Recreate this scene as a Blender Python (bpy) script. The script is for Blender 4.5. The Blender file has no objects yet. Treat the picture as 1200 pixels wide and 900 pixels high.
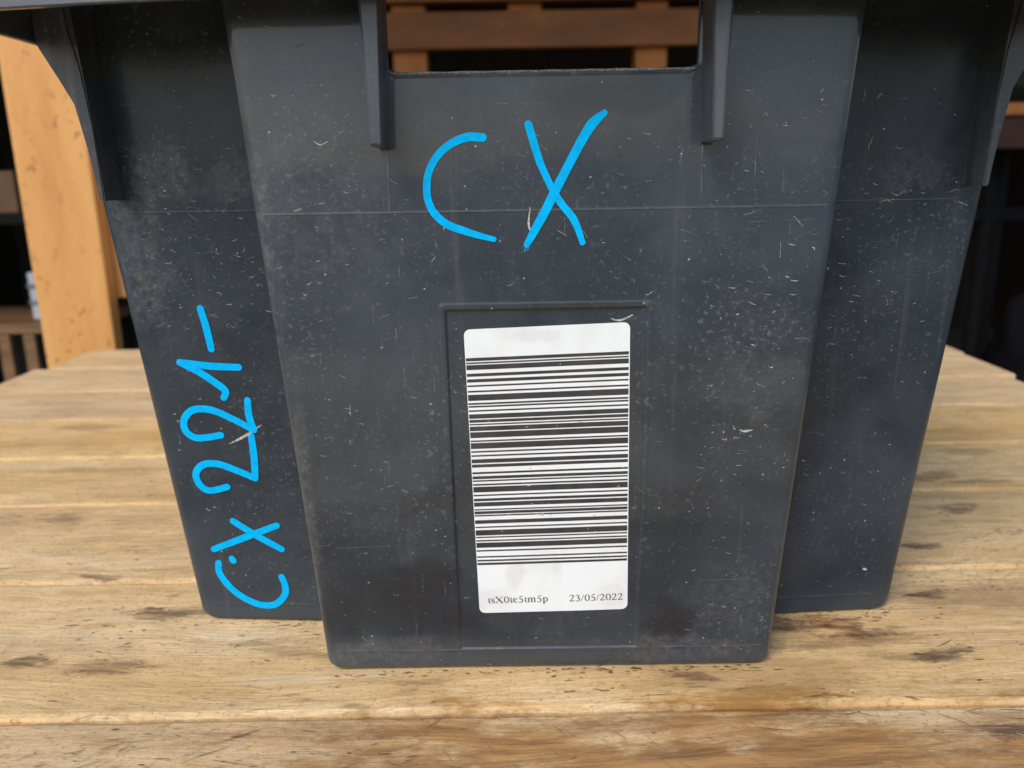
import bpy, bmesh, math, random
from mathutils import Vector, Matrix
random.seed(7)
S = bpy.context.scene
C = S.collection
R = math.radians
MM = 0.001

# ------------------------------------------------------------------ camera
PITCH, ROLL = 0.24903, -0.01736
cam = bpy.data.cameras.new('camera'); camo = bpy.data.objects.new('camera', cam); C.objects.link(camo)
X = Vector((1, 0, 0)); F = Vector((0, math.cos(PITCH), -math.sin(PITCH))); U = Vector((0, math.sin(PITCH), math.cos(PITCH)))
cr, sr = math.cos(ROLL), math.sin(ROLL)
rx = X*cr + U*sr; ux = U*cr - X*sr
M = Matrix((rx, ux, -F)).transposed().to_4x4(); M.translation = Vector((0, 0, 0.215))
camo.matrix_world = M
cam.sensor_width = 36; cam.lens = 28.8; cam.clip_start = 0.01; cam.clip_end = 500
cam.dof.use_dof = True; cam.dof.focus_distance = 0.335; cam.dof.aperture_fstop = 11
S.camera = camo

# ------------------------------------------------------------------ daylight
SUN_EL, SUN_AZ = 46, 212          # azimuth clockwise from +Y (behind the camera, to the left)
w = bpy.data.worlds.new('World'); S.world = w; w.use_nodes = True
nt = w.node_tree; nt.nodes.clear()
sky = nt.nodes.new('ShaderNodeTexSky'); sky.sky_type = 'NISHITA'; sky.sun_disc = False
sky.sun_elevation = R(SUN_EL); sky.sun_rotation = R(SUN_AZ); sky.air_density = 1.0; sky.dust_density = 1.6; sky.altitude = 0; sky.ozone_density = 1.2
bg = nt.nodes.new('ShaderNodeBackground'); bg.inputs[1].default_value = 0.15
wo = nt.nodes.new('ShaderNodeOutputWorld'); nt.links.new(sky.outputs[0], bg.inputs[0]); nt.links.new(bg.outputs[0], wo.inputs[0])
sl = bpy.data.lights.new('sun', 'SUN'); sl.energy = 1.35; sl.angle = R(28); sl.color = (1, 0.97, 0.92)
so = bpy.data.objects.new('sun', sl); C.objects.link(so)
sd = Vector((math.sin(R(SUN_AZ))*math.cos(R(SUN_EL)), math.cos(R(SUN_AZ))*math.cos(R(SUN_EL)), math.sin(R(SUN_EL))))
so.rotation_euler = sd.to_track_quat('Z', 'Y').to_euler(); so.location = sd*5
S.view_settings.view_transform = 'Standard'; S.view_settings.look = 'None'
S.view_settings.exposure = 0.43; S.view_settings.gamma = 1

# ------------------------------------------------------------------ object helpers
def tag(o, label=None, cat=None, group=None, kind=None):
    if label: o['label'] = label
    if cat: o['category'] = cat
    if group: o['group'] = group
    if kind: o['kind'] = kind
    return o
def empty(name, loc=(0, 0, 0), rz=0, **k):
    o = bpy.data.objects.new(name, None); C.objects.link(o); o.location = loc; o.rotation_euler = (0, 0, rz)
    o.empty_display_size = 0.02
    return tag(o, **k)
def link(name, me, m, parent=None, smooth=False):
    o = bpy.data.objects.new(name, me); C.objects.link(o)
    if m: me.materials.append(m)
    if parent: o.parent = parent
    if smooth: me.polygons.foreach_set('use_smooth', [True]*len(me.polygons))
    return o
def from_bm(name, bm, m, parent=None, smooth=False):
    bmesh.ops.recalc_face_normals(bm, faces=bm.faces)
    me = bpy.data.meshes.new(name); bm.to_mesh(me); bm.free()
    return link(name, me, m, parent, smooth)
def pyd(name, v, f, m, parent=None, smooth=False):
    me = bpy.data.meshes.new(name); me.from_pydata(v, [], f); me.update()
    return link(name, me, m, parent, smooth)
def add_box(bm, x0, x1, y0, y1, z0, z1, bev=0.0):
    vs = [bm.verts.new((x, y, z)) for z in (z0, z1) for y in (y0, y1) for x in (x0, x1)]
    fs = [bm.faces.new([vs[i] for i in q]) for q in ((0, 2, 3, 1), (4, 5, 7, 6), (0, 1, 5, 4), (2, 6, 7, 3), (0, 4, 6, 2), (1, 3, 7, 5))]
    if bev:
        es = list({e for f in fs for e in f.edges})
        bmesh.ops.bevel(bm, geom=es, offset=bev, segments=2, affect='EDGES', profile=0.5)
def box(name, x0, x1, y0, y1, z0, z1, m, parent=None, bev=0.002):
    bm = bmesh.new(); add_box(bm, x0, x1, y0, y1, z0, z1, bev); return from_bm(name, bm, m, parent)
def prism(name, poly, axis_y0, axis_y1, m, parent=None, bev=0.0):
    """polygon in x,z extruded along y"""
    bm = bmesh.new()
    a = [bm.verts.new((x, axis_y0, z)) for x, z in poly]; b = [bm.verts.new((x, axis_y1, z)) for x, z in poly]
    bm.faces.new(a); bm.faces.new(b[::-1])
    n = len(poly)
    for i in range(n): bm.faces.new((a[i], b[i], b[(i+1) % n], a[(i+1) % n]))
    if bev: bmesh.ops.bevel(bm, geom=list(bm.edges), offset=bev, segments=2, affect='EDGES', profile=0.5)
    return from_bm(name, bm, m, parent)

# ------------------------------------------------------------------ material helpers
class NT:
    def __init__(s, name):
        s.m = bpy.data.materials.new(name); s.m.use_nodes = True; s.t = s.m.node_tree; s.t.nodes.clear()
        s.b = s.n('BsdfPrincipled'); o = s.n('OutputMaterial'); s.l(s.b.outputs[0], o.inputs[0])
    def n(s, k, **kw):
        x = s.t.nodes.new('ShaderNode'+k)
        for a, v in kw.items(): setattr(x, a, v)
        return x
    def l(s, a, b): s.t.links.new(a, b)
    def put(s, sock, v):
        if hasattr(v, 'is_output') or isinstance(v, bpy.types.NodeSocket): s.l(v, sock)
        else: sock.default_value = v
    def math(s, op, a, b=0.0, clamp=False):
        x = s.n('Math', operation=op, use_clamp=clamp); s.put(x.inputs[0], a); s.put(x.inputs[1], b); return x.outputs[0]
    def noise(s, vec, scale, detail=4, rough=0.55, dist=0.0):
        x = s.n('TexNoise'); s.l(vec, x.inputs['Vector']); x.inputs['Scale'].default_value = scale
        x.inputs['Detail'].default_value = detail; x.inputs['Roughness'].default_value = rough; x.inputs['Distortion'].default_value = dist
        return x.outputs[0]
    def ramp(s, v, *stops):
        x = s.n('ValToRGB'); s.l(v, x.inputs[0]); e = x.color_ramp.elements
        while len(e) < len(stops): e.new(0.5)
        for i, (p, c) in enumerate(stops):
            e[i].position = p; e[i].color = (c, c, c, 1) if isinstance(c, (int, float)) else (*c, 1)
        return x.outputs[0]
    def mix(s, f, a, b, mode='MIX'):
        x = s.n('Mix', data_type='RGBA', blend_type=mode)
        s.put(x.inputs[0], f)
        for i, v in ((6, a), (7, b)):
            if isinstance(v, tuple): x.inputs[i].default_value = (*v, 1) if len(v) == 3 else v
            else: s.l(v, x.inputs[i])
        return x.outputs[2]
    def mapping(s, vec, scale=(1, 1, 1), loc=(0, 0, 0), rot=(0, 0, 0)):
        x = s.n('Mapping'); s.l(vec, x.inputs[0]); x.inputs['Scale'].default_value = scale
        x.inputs['Rotation'].default_value = rot
        if isinstance(loc, tuple): x.inputs['Location'].default_value = loc
        else: s.l(loc, x.inputs['Location'])
        return x.outputs[0]
    def bump(s, h, strength=0.3, dist=0.001, nrm=None):
        x = s.n('Bump'); x.inputs['Strength'].default_value = strength; x.inputs['Distance'].default_value = dist
        s.l(h, x.inputs['Height'])
        if nrm: s.l(nrm, x.inputs['Normal'])
        return x.outputs[0]

def flat(name, col, rough=0.6, bumpscale=0, var=0.15, nscale=30):
    t = NT(name); tc = t.n('TexCoord').outputs['Object']
    nz = t.noise(tc, nscale, 5)
    a = tuple(c*(1-var) for c in col); b = tuple(min(1, c*(1+var)) for c in col)
    t.l(t.ramp(nz, (0.3, a), (0.7, b)), t.b.inputs['Base Color']); t.b.inputs['Roughness'].default_value = rough
    if max(col) < 0.03: t.b.inputs['Specular IOR Level'].default_value = 0.08
    if bumpscale: t.l(t.bump(t.noise(tc, nscale*6, 3), 0.3, bumpscale), t.b.inputs['Normal'])
    return t.m

def ellipse(t, vec, cx, cy, rx_, ry_, wob, rot=0.0):
    """soft mask, 1 inside an uneven ellipse on the table top"""
    mp = t.mapping(vec, (1, 1, 0), (-cx, -cy, 0))
    if rot: mp = t.mapping(mp, (1, 1, 0), (0, 0, 0), (0, 0, rot))
    mp = t.mapping(mp, (1/rx_, 1/ry_, 0))
    ln = t.n('VectorMath', operation='LENGTH'); t.l(mp, ln.inputs[0])
    d = t.math('ADD', ln.outputs['Value'], wob)
    mr = t.n('MapRange', clamp=True, interpolation_type='SMOOTHSTEP'); t.l(d, mr.inputs[0])
    mr.inputs[1].default_value = 0.55; mr.inputs[2].default_value = 1.25; mr.inputs[3].default_value = 1; mr.inputs[4].default_value = 0
    return mr.outputs[0]

# ---- weathered table boards
def wood_table(ref):
    t = NT('weathered_table_board'); tc = t.n('TexCoord', object=ref).outputs['Object']
    gen = t.n('TexCoord').outputs['Generated']
    rnd = t.n('ObjectInfo').outputs['Random']
    off = t.n('CombineXYZ'); t.l(t.math('MULTIPLY', rnd, 7.0), off.inputs[0]); t.l(t.math('MULTIPLY', rnd, 3.1), off.inputs[1])
    v = t.mapping(tc, (1, 1, 1), off.outputs[0])
    warp = t.noise(t.mapping(v, (1.6, 5, 1)), 2.2, 3)
    wv = t.n('VectorMath', operation='MULTIPLY_ADD'); t.l(v, wv.inputs[0]); wv.inputs[1].default_value = (1, 1, 1)
    cw = t.n('CombineXYZ'); t.l(t.math('MULTIPLY', warp, 0.05), cw.inputs[1]); t.l(cw.outputs[0], wv.inputs[2])
    g = wv.outputs[0]
    broad = t.noise(t.mapping(g, (4.0, 22, 1)), 1.0, 5, 0.65)
    grain = t.noise(t.mapping(g, (16, 150, 1)), 1.0, 7, 0.72)
    fine = t.noise(t.mapping(g, (45, 520, 1)), 1.0, 5, 0.75)
    rings = t.n('TexWave', wave_type='BANDS', bands_direction='Y', wave_profile='SAW'); t.l(t.mapping(g, (0.35, 1, 1)), rings.inputs[0])
    rings.inputs['Scale'].default_value = 26; rings.inputs['Distortion'].default_value = 3.5; rings.inputs['Detail'].default_value = 3; rings.inputs['Detail Scale'].default_value = 1.2
    base = t.ramp(broad, (0.28, (0.54, 0.335, 0.15)), (0.48, (0.80, 0.54, 0.265)), (0.72, (0.90, 0.67, 0.39)))
    base = t.mix(t.math('MULTIPLY', t.ramp(grain, (0.36, 1.0), (0.52, 0.0)), 0.27), base, (0.27, 0.17, 0.08))
    base = t.mix(t.math('MULTIPLY', t.ramp(fine, (0.40, 1.0), (0.52, 0.0)), 0.28), base, (0.19, 0.13, 0.07))
    base = t.mix(t.math('MULTIPLY', rings.outputs[0], 0.14), base, (0.56, 0.36, 0.13))
    tint = t.ramp(t.noise(t.mapping(v, (1.2, 5, 1)), 2.3, 3), (0.38, 0.0), (0.66, 1.0))
    base = t.mix(t.math('MULTIPLY', tint, 0.5), base, (0.66, 0.41, 0.15))
    grey = t.ramp(t.noise(t.mapping(v, (1.5, 3.5, 1), (3, 3, 0)), 3.5, 5, 0.65), (0.5, 0.0), (0.72, 1.0))
    base = t.mix(t.math('MULTIPLY', grey, 0.12), base, (0.40, 0.34, 0.26))
    # unweathered yellow strip along the far edge of each board
    sg = t.n('SeparateXYZ'); t.l(gen, sg.inputs[0])
    ev = t.math('ADD', sg.outputs[1], t.math('MULTIPLY', t.math('SUBTRACT', t.noise(t.mapping(v, (9, 1, 1)), 1.3, 4), 0.5), 0.05))
    edge = t.ramp(ev, (0.925, 0.0), (0.95, 1.0), (0.985, 1.0), (1.0, 0.0))
    base = t.mix(t.math('MULTIPLY', t.math('MULTIPLY', edge, t.ramp(t.noise(t.mapping(v, (3, 1, 1)), 1.5, 3), (0.42, 0.05), (0.62, 1.0))), 0.55), base, (0.72, 0.53, 0.26))
    # dark grime specks and dirt
    sp = t.ramp(t.noise(t.mapping(tc, (1, 2.2, 1)), 95, 5, 0.7), (0.58, 0.0), (0.66, 1.0))
    patch = t.ramp(t.noise(t.mapping(tc, (1, 1.6, 1)), 9, 4, 0.6), (0.45, 0.0), (0.66, 1.0))
    base = t.mix(t.math('MULTIPLY', t.math('MULTIPLY', sp, patch), 0.6), base, (0.14, 0.085, 0.045))
    mott = t.ramp(t.noise(t.mapping(tc, (1, 1.7, 1), (2, 5, 0)), 26, 6, 0.75), (0.46, 0.0), (0.68, 1.0))
    base = t.mix(t.math('MULTIPLY', mott, 0.42), base, (0.36, 0.215, 0.085))
    tiny = t.ramp(t.noise(t.mapping(tc, (1, 1.5, 1)), 420, 4, 0.6), (0.57, 0.0), (0.64, 1.0))
    base = t.mix(t.math('MULTIPLY', tiny, 0.42), base, (0.19, 0.12, 0.06))
    for sc_, of_, th_, k_, c_ in (((4, 75, 1), (0, 0, 0), 0.010, 0.6, (0.16, 0.095, 0.045)), ((9, 130, 1), (5, 2, 0), 0.012, 0.45, (0.22, 0.14, 0.07)), ((12, 190, 1), (1, 7, 0), 0.02, 0.4, (0.90, 0.76, 0.52))):
        nn = t.math('ABSOLUTE', t.math('SUBTRACT', t.noise(t.mapping(g, sc_, of_), 1.0, 3, 0.6), 0.5), 0.0)
        ck = t.math('MULTIPLY', t.ramp(nn, (0.0, 1.0), (th_, 0.0)), t.ramp(t.noise(t.mapping(v, (3, 12, 1), of_), 2.0, 4, 0.6), (0.48, 0.0), (0.60, 1.0)))
        base = t.mix(t.math('MULTIPLY', ck, k_), base, c_)
    pale = t.ramp(t.noise(t.mapping(g, (7, 90, 1), (4.7, 1.4, 0)), 1.0, 5, 0.7), (0.56, 0.0), (0.72, 1.0))
    base = t.mix(t.math('MULTIPLY', pale, 0.4), base, (0.80, 0.68, 0.47))
    streak = t.ramp(t.noise(t.mapping(g, (14, 70, 1), (1.7, 0.4, 0)), 1.0, 5, 0.7), (0.64, 0.0), (0.72, 1.0))
    base = t.mix(t.math('MULTIPLY', streak, 0.5), base, (0.17, 0.105, 0.055))
    # diagonal saw marks
    saw = t.n('TexWave', wave_type='BANDS', bands_direction='X'); t.l(t.mapping(tc, (1, 1, 1), (0, 0, 0), (0, 0, R(38))), saw.inputs[0])
    saw.inputs['Scale'].default_value = 42; saw.inputs['Distortion'].default_value = 6; saw.inputs['Detail'].default_value = 2
    sm = t.ramp(t.noise(tc, 6, 3), (0.55, 0.0), (0.7, 1.0))
    base = t.mix(t.math('MULTIPLY', t.math('MULTIPLY', t.ramp(saw.outputs[0], (0.0, 1.0), (0.18, 0.0)), sm), 0.28), base, (0.2, 0.13, 0.06))
    # the particular stains and knots of this table
    wob = t.math('MULTIPLY', t.math('SUBTRACT', t.noise(t.mapping(tc, (1, 2.2, 1)), 75, 7, 0.75), 0.5), 3.4)
    wobL = t.math('MULTIPLY', t.math('SUBTRACT', t.noise(t.mapping(tc, (0.6, 1.6, 1)), 22, 7, 0.75), 0.5), 3.4)
    # brown damp board in front, right of the middle
    dm = ellipse(t, tc, 0.08, 0.238, 0.20, 0.062, wobL)
    base = t.mix(t.math('MULTIPLY', dm, 0.92), base, t.mix(t.ramp(grain, (0.38, 0.0), (0.6, 1.0)), (0.20, 0.08, 0.014), (0.47, 0.22, 0.04)))
    dm = ellipse(t, tc, 0.10, 0.318, 0.055, 0.014, wobL)
    base = t.mix(t.math('MULTIPLY', dm, 0.45), base, (0.33, 0.19, 0.07))
    dm = ellipse(t, tc, 0.265, 0.382, 0.055, 0.016, wobL)
    base = t.mix(t.math('MULTIPLY', dm, 0.5), base, (0.25, 0.145, 0.07))
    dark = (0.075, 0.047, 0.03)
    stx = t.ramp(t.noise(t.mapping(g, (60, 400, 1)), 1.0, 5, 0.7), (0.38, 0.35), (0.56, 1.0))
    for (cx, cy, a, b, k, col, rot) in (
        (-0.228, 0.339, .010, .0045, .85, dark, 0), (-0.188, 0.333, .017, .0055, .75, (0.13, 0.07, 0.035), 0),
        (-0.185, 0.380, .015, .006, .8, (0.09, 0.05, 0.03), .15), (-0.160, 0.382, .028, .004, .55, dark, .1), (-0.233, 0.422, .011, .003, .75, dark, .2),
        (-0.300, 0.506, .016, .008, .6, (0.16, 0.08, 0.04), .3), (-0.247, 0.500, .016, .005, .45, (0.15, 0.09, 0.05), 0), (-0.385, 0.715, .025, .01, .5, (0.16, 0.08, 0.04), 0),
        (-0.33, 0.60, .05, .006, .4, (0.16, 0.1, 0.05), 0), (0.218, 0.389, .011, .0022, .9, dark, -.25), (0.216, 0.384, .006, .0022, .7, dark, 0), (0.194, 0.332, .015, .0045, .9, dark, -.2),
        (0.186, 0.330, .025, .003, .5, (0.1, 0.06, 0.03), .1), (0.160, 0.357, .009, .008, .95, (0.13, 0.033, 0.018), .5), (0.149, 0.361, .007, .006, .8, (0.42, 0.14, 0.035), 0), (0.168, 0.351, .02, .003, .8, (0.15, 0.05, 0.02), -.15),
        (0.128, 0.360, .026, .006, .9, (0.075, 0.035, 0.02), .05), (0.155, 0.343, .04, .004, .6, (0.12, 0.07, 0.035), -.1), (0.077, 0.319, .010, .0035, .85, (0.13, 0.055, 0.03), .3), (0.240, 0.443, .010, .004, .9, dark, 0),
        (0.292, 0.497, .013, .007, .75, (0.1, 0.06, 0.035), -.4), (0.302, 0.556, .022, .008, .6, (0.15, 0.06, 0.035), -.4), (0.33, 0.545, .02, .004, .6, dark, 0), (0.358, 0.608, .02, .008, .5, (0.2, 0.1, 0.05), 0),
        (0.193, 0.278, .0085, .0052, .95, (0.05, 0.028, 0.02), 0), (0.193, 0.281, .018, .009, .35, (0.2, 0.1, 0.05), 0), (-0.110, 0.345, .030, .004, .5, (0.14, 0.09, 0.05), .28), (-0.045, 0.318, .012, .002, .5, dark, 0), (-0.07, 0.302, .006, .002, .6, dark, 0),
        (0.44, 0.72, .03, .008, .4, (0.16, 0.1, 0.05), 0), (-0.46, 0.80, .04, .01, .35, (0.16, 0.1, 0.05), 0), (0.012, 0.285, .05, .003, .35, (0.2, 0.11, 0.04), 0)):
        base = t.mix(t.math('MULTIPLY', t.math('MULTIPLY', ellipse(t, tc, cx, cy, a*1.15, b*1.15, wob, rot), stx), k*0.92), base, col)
    hs = t.n('HueSaturation'); t.l(base, hs.inputs['Color'])
    t.l(t.math('ADD', 1.05, t.math('MULTIPLY', rnd, 0.14)), hs.inputs['Value'])
    t.l(t.math('ADD', 0.92, t.math('MULTIPLY', rnd, 0.22)), hs.inputs['Saturation'])
    t.l(hs.outputs[0], t.b.inputs['Base Color'])
    t.b.inputs['Roughness'].default_value = 0.72; t.b.inputs['Specular IOR Level'].default_value = 0.3
    h = t.math('ADD', t.math('MULTIPLY', grain, 0.6), t.math('MULTIPLY', fine, 0.4))
    t.l(t.bump(h, 0.85, 0.0014), t.b.inputs['Normal'])
    return t.m

def wood(name, a, b, c, sc=(1, 1, 1), rough=0.6, specks=0.0):
    """construction timber; sc stretches the grain, small along the grain"""
    t = NT(name); tc = t.n('TexCoord').outputs['Object']
    g = t.noise(t.mapping(tc, sc), 1.0, 5, 0.6, 0.4)
    col = t.ramp(g, (0.3, a), (0.5, b), (0.72, c))
    if specks:
        s = t.ramp(t.noise(t.mapping(tc, (1, 1, 0.6)), 105, 4, 0.6), (0.58, 0.0), (0.64, 1.0))
        p = t.ramp(t.noise(tc, 8, 3), (0.40, 0.0), (0.56, 1.0))
        col = t.mix(t.math('MULTIPLY', t.math('MULTIPLY', s, p), specks), col, tuple(x*0.4 for x in a))
    t.l(col, t.b.inputs['Base Color']); t.b.inputs['Roughness'].default_value = rough
    t.l(t.bump(g, 0.3, 0.001), t.b.inputs['Normal'])
    return t.m

# ---- scuffed dark grey polypropylene
def plastic(name='scuffed_grey_plastic', rub=0.0):
    t = NT(name); tc = t.n('TexCoord').outputs['Object']
    big = t.noise(tc, 9, 4, 0.55, 0.6)
    cloud = t.noise(tc, 28, 5, 0.65, 0.5)
    vert = t.noise(t.mapping(tc, (160, 160, 8)), 1.0, 4, 0.6)
    spk = t.noise(tc, 520, 2, 0.5)
    col = t.ramp(big, (0.32, (0.016, 0.0245, 0.0345)), (0.68, (0.026, 0.037, 0.0495)))
    dust = t.ramp(cloud, (0.42, 0.0), (0.75, 1.0))
    # wiped patches low on the front: no dust there
    xz = t.n('SeparateXYZ'); t.l(tc, xz.inputs[0]); cxz = t.n('CombineXYZ'); t.l(xz.outputs[0], cxz.inputs[0]); t.l(xz.outputs[2], cxz.inputs[1])
    wob = t.math('MULTIPLY', t.math('SUBTRACT', t.noise(tc, 34, 4, 0.55), 0.5), 2.4)
    clean = None
    for cx, cz, a, b in ((-0.072, 0.028, 0.034, 0.017), (-0.052, 0.044, 0.014, 0.012), (0.02, 0.244, 0.03, 0.008), (0.055, 0.020, 0.012, 0.012)):
        e = ellipse(t, cxz.outputs[0], cx, cz, a, b, wob)
        clean = e if clean is None else t.math('MAXIMUM', clean, e)
    dust = t.math('MULTIPLY', dust, t.math('SUBTRACT', 1.0, clean))
    hz = t.ramp(t.noise(tc, 13, 3, 0.5, 0.8), (0.44, 0.0), (0.60, 1.0))
    col = t.mix(t.math('MULTIPLY', hz, 0.16), col, (0.085, 0.105, 0.122))
    wobd = t.math('MULTIPLY', t.math('SUBTRACT', t.noise(tc, 60, 6, 0.7), 0.5), 2.6)
    for cx, cz, a, b, k in ((-0.180, 0.185, 0.013, 0.040, 0.5), (-0.165, 0.218, 0.014, 0.012, 0.6), (-0.135, 0.214, 0.012, 0.012, 0.5), (-0.111, 0.16, 0.0035, 0.09, 0.5), (-0.103, 0.07, 0.0035, 0.07, 0.5), (-0.090, 0.008, 0.012, 0.006, 0.55), (0.055, 0.009, 0.03, 0.008, 0.5), (-0.060, 0.010, 0.022, 0.007, 0.45),
                            (0.165, 0.215, 0.02, 0.010, 0.35), (-0.09, 0.20, 0.03, 0.03, 0.3), (0.082, 0.03, 0.018, 0.02, 0.35), (0.085, 0.14, 0.022, 0.028, 0.25)):
        e = t.math('MULTIPLY', ellipse(t, cxz.outputs[0], cx, cz, a, b, wobd), t.ramp(t.noise(tc, 260, 4, 0.7), (0.36, 0.1), (0.64, 1.0)))
        col = t.mix(t.math('MULTIPLY', e, k*0.8), col, (0.135, 0.138, 0.135))
    col = t.mix(t.math('MULTIPLY', dust, 0.22), col, (0.11, 0.125, 0.135))
    if rub: col = t.mix(t.math('ADD', rub*0.6, t.math('MULTIPLY', t.ramp(vert, (0.5, 0.0), (0.64, 1.0)), rub*1.2)), col, (0.17, 0.17, 0.16))
    dirt = t.math('MULTIPLY', t.ramp(spk, (0.60, 0.0), (0.70, 1.0)), t.ramp(t.noise(tc, 17, 4, 0.6), (0.40, 0.0), (0.66, 1.0)))
    col = t.mix(t.math('MULTIPLY', dirt, 0.22), col, (0.30, 0.30, 0.29))
    # fine white dots
    vo = t.n('TexVoronoi', feature='F1'); t.l(tc, vo.inputs['Vector']); vo.inputs['Scale'].default_value = 230
    dot = t.ramp(vo.outputs['Distance'], (0.05, 1.0), (0.11, 0.0))
    sc = t.n('SeparateColor'); t.l(vo.outputs['Color'], sc.inputs[0])
    keep = t.ramp(sc.outputs[0], (0.86, 0.0), (0.88, 1.0))
    col = t.mix(t.math('MULTIPLY', t.math('MULTIPLY', dot, keep), 0.7), col, (0.5, 0.5, 0.49))
    streak = t.ramp(vert, (0.62, 0.0), (0.75, 1.0))
    col = t.mix(t.math('MULTIPLY', streak, 0.10), col, (0.25, 0.25, 0.24))
    # dust gathers on lower skirt
    sp = t.n('SeparateXYZ'); t.l(tc, sp.inputs[0])
    low = t.ramp(t.math('ADD', sp.outputs[2], t.math('MULTIPLY', t.math('SUBTRACT', cloud, 0.5), 0.03)), (0.0, 1.0), (0.016, 0.0))
    col = t.mix(t.math('MULTIPLY', low, 0.30), col, (0.10, 0.108, 0.112))
    col = t.mix(t.math('MULTIPLY', clean, 0.62), col, (0.013, 0.017, 0.022))
    t.l(col, t.b.inputs['Base Color'])
    rg = t.ramp(t.math('ADD', t.math('MULTIPLY', big, 0.6), t.math('MULTIPLY', cloud, 0.4)), (0.35, 0.27), (0.65, 0.44))
    t.l(t.math('ADD', rg, t.math('MULTIPLY', dirt, 0.2)), t.b.inputs['Roughness'])
    t.b.inputs['Specular IOR Level'].default_value = 0.5
    if not rub:      # the front panel is rubbed glossy, the recessed corners stay dull
        t.l(t.ramp(xz.outputs[1], (0.026, 0.52), (0.034, 0.05)), t.b.inputs['Coat Weight'])
        t.l(t.ramp(xz.outputs[1], (0.026, 0.36), (0.034, 0.26)), t.b.inputs['Specular IOR Level'])
    else: t.b.inputs['Coat Weight'].default_value = 0.0
    t.b.inputs['Coat Roughness'].default_value = 0.075
    h = t.math('ADD', t.math('MULTIPLY', t.noise(tc, 900, 2), 0.25), t.math('MULTIPLY', t.noise(t.mapping(tc, (1, 1, 1)), 14, 2), 1.0))
    t.l(t.bump(h, 0.12, 0.002), t.b.inputs['Normal'])
    return t.m

PL = plastic(); PLR = plastic('rubbed_grey_plastic', 0.17)
LINE = flat('pale_mould_line', (0.085, 0.09, 0.095), 0.5, 0, 0.6, 120)
def scuff(name, col, lo, hi):
    t = NT(name); tc = t.n('TexCoord').outputs['Object']
    t.b.inputs['Base Color'].default_value = (*col, 1); t.b.inputs['Roughness'].default_value = 0.7
    t.l(t.ramp(t.noise(tc, 1100, 3, 0.7), (0.36, lo), (0.60, hi)), t.b.inputs['Alpha']); return t.m
SC = [scuff('scuff_faint', (0.14, 0.145, 0.148), 0.2, 0.85), scuff('scuff_mid_and_lit_edge', (0.30, 0.30, 0.295), 0.25, 0.95), scuff('scuff_bright_and_glare', (0.55, 0.55, 0.53), 0.3, 1.0), scuff('scuff_earth', (0.30, 0.23, 0.15), 0.1, 0.8)]

def marker_mat():
    t = NT('blue_marker_paint'); tc = t.n('TexCoord').outputs['Object']
    nz = t.noise(tc, 350, 4, 0.6)
    t.l(t.ramp(nz, (0.3, (0.0, 0.37, 0.74)), (0.62, (0.0, 0.46, 0.90))), t.b.inputs['Base Color'])
    t.b.inputs['Roughness'].default_value = 0.7; t.b.inputs['Specular IOR Level'].default_value = 0.08
    return t.m
MK = marker_mat()
def paper_mat():
    t = NT('white_sticker_paper'); tc = t.n('TexCoord').outputs['Object']
    nz = t.noise(t.mapping(tc, (1, 1, 0.7)), 38, 4, 0.6)
    col = t.ramp(nz, (0.36, (0.75, 0.78, 0.77)), (0.52, (0.80, 0.845, 0.845)))
    xz = t.n('SeparateXYZ'); t.l(tc, xz.inputs[0]); cxz = t.n('CombineXYZ'); t.l(xz.outputs[0], cxz.inputs[0]); t.l(xz.outputs[2], cxz.inputs[1])
    wob = t.math('MULTIPLY', t.math('SUBTRACT', t.noise(tc, 120, 5, 0.65), 0.5), 2.5)
    for cx, cz, a, b, k in ((-0.014, 0.047, 0.004, 0.009, 0.16), (0.004, 0.049, 0.002, 0.004, 0.14), (0.028, 0.034, 0.008, 0.006, 0.12), (-0.024, 0.034, 0.01, 0.005, 0.14), (-0.005, 0.152, 0.012, 0.003, 0.2)):
        col = t.mix(t.math('MULTIPLY', ellipse(t, cxz.outputs[0], cx, cz, a, b, wob), k), col, (0.42, 0.39, 0.33))
    sm = t.ramp(t.noise(tc, 900, 3, 0.6), (0.68, 0.0), (0.74, 1.0))
    col = t.mix(t.math('MULTIPLY', sm, 0.25), col, (0.45, 0.44, 0.42))
    t.l(col, t.b.inputs['Base Color']); t.b.inputs['Roughness'].default_value = 0.42
    t.l(t.bump(t.noise(tc, 45, 3), 0.10, 0.002), t.b.inputs['Normal'])
    return t.m
PAPER = paper_mat()
INK = flat('black_print_ink', (0.040, 0.034, 0.034), 0.5, 0, 0.4, 90)
INKT = flat('grey_print_ink', (0.10, 0.10, 0.10), 0.5, 0, 0.3, 200)

# ================================================================== GROUND AND SHED
FLOOR = -0.76
gm = NT('yard_gravel'); tc = gm.n('TexCoord').outputs['Object']
nz = gm.noise(tc, 14, 8, 0.7)
gm.l(gm.mix(gm.noise(tc, 0.8, 4), gm.ramp(nz, (0.3, (0.07, 0.066, 0.06)), (0.7, (0.17, 0.16, 0.145))), (0.12, 0.11, 0.095)), gm.b.inputs['Base Color'])
gm.b.inputs['Roughness'].default_value = 0.9; gm.l(gm.bump(nz, 0.6, 0.02), gm.b.inputs['Normal'])
pyd('ground', [(-200, -200, FLOOR), (200, -200, FLOOR), (200, 200, FLOOR), (-200, 200, FLOOR)], [(0, 1, 2, 3)], gm.m)['kind'] = 'structure'
CONC = flat('dusty_concrete', (0.14, 0.13, 0.12), 0.85, 0.003, 0.25, 6)
box('concrete_floor', -3.0, 3.0, 1.5, 5.2, FLOOR-0.05, FLOOR+0.02, CONC, None, 0)['kind'] = 'structure'

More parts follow.
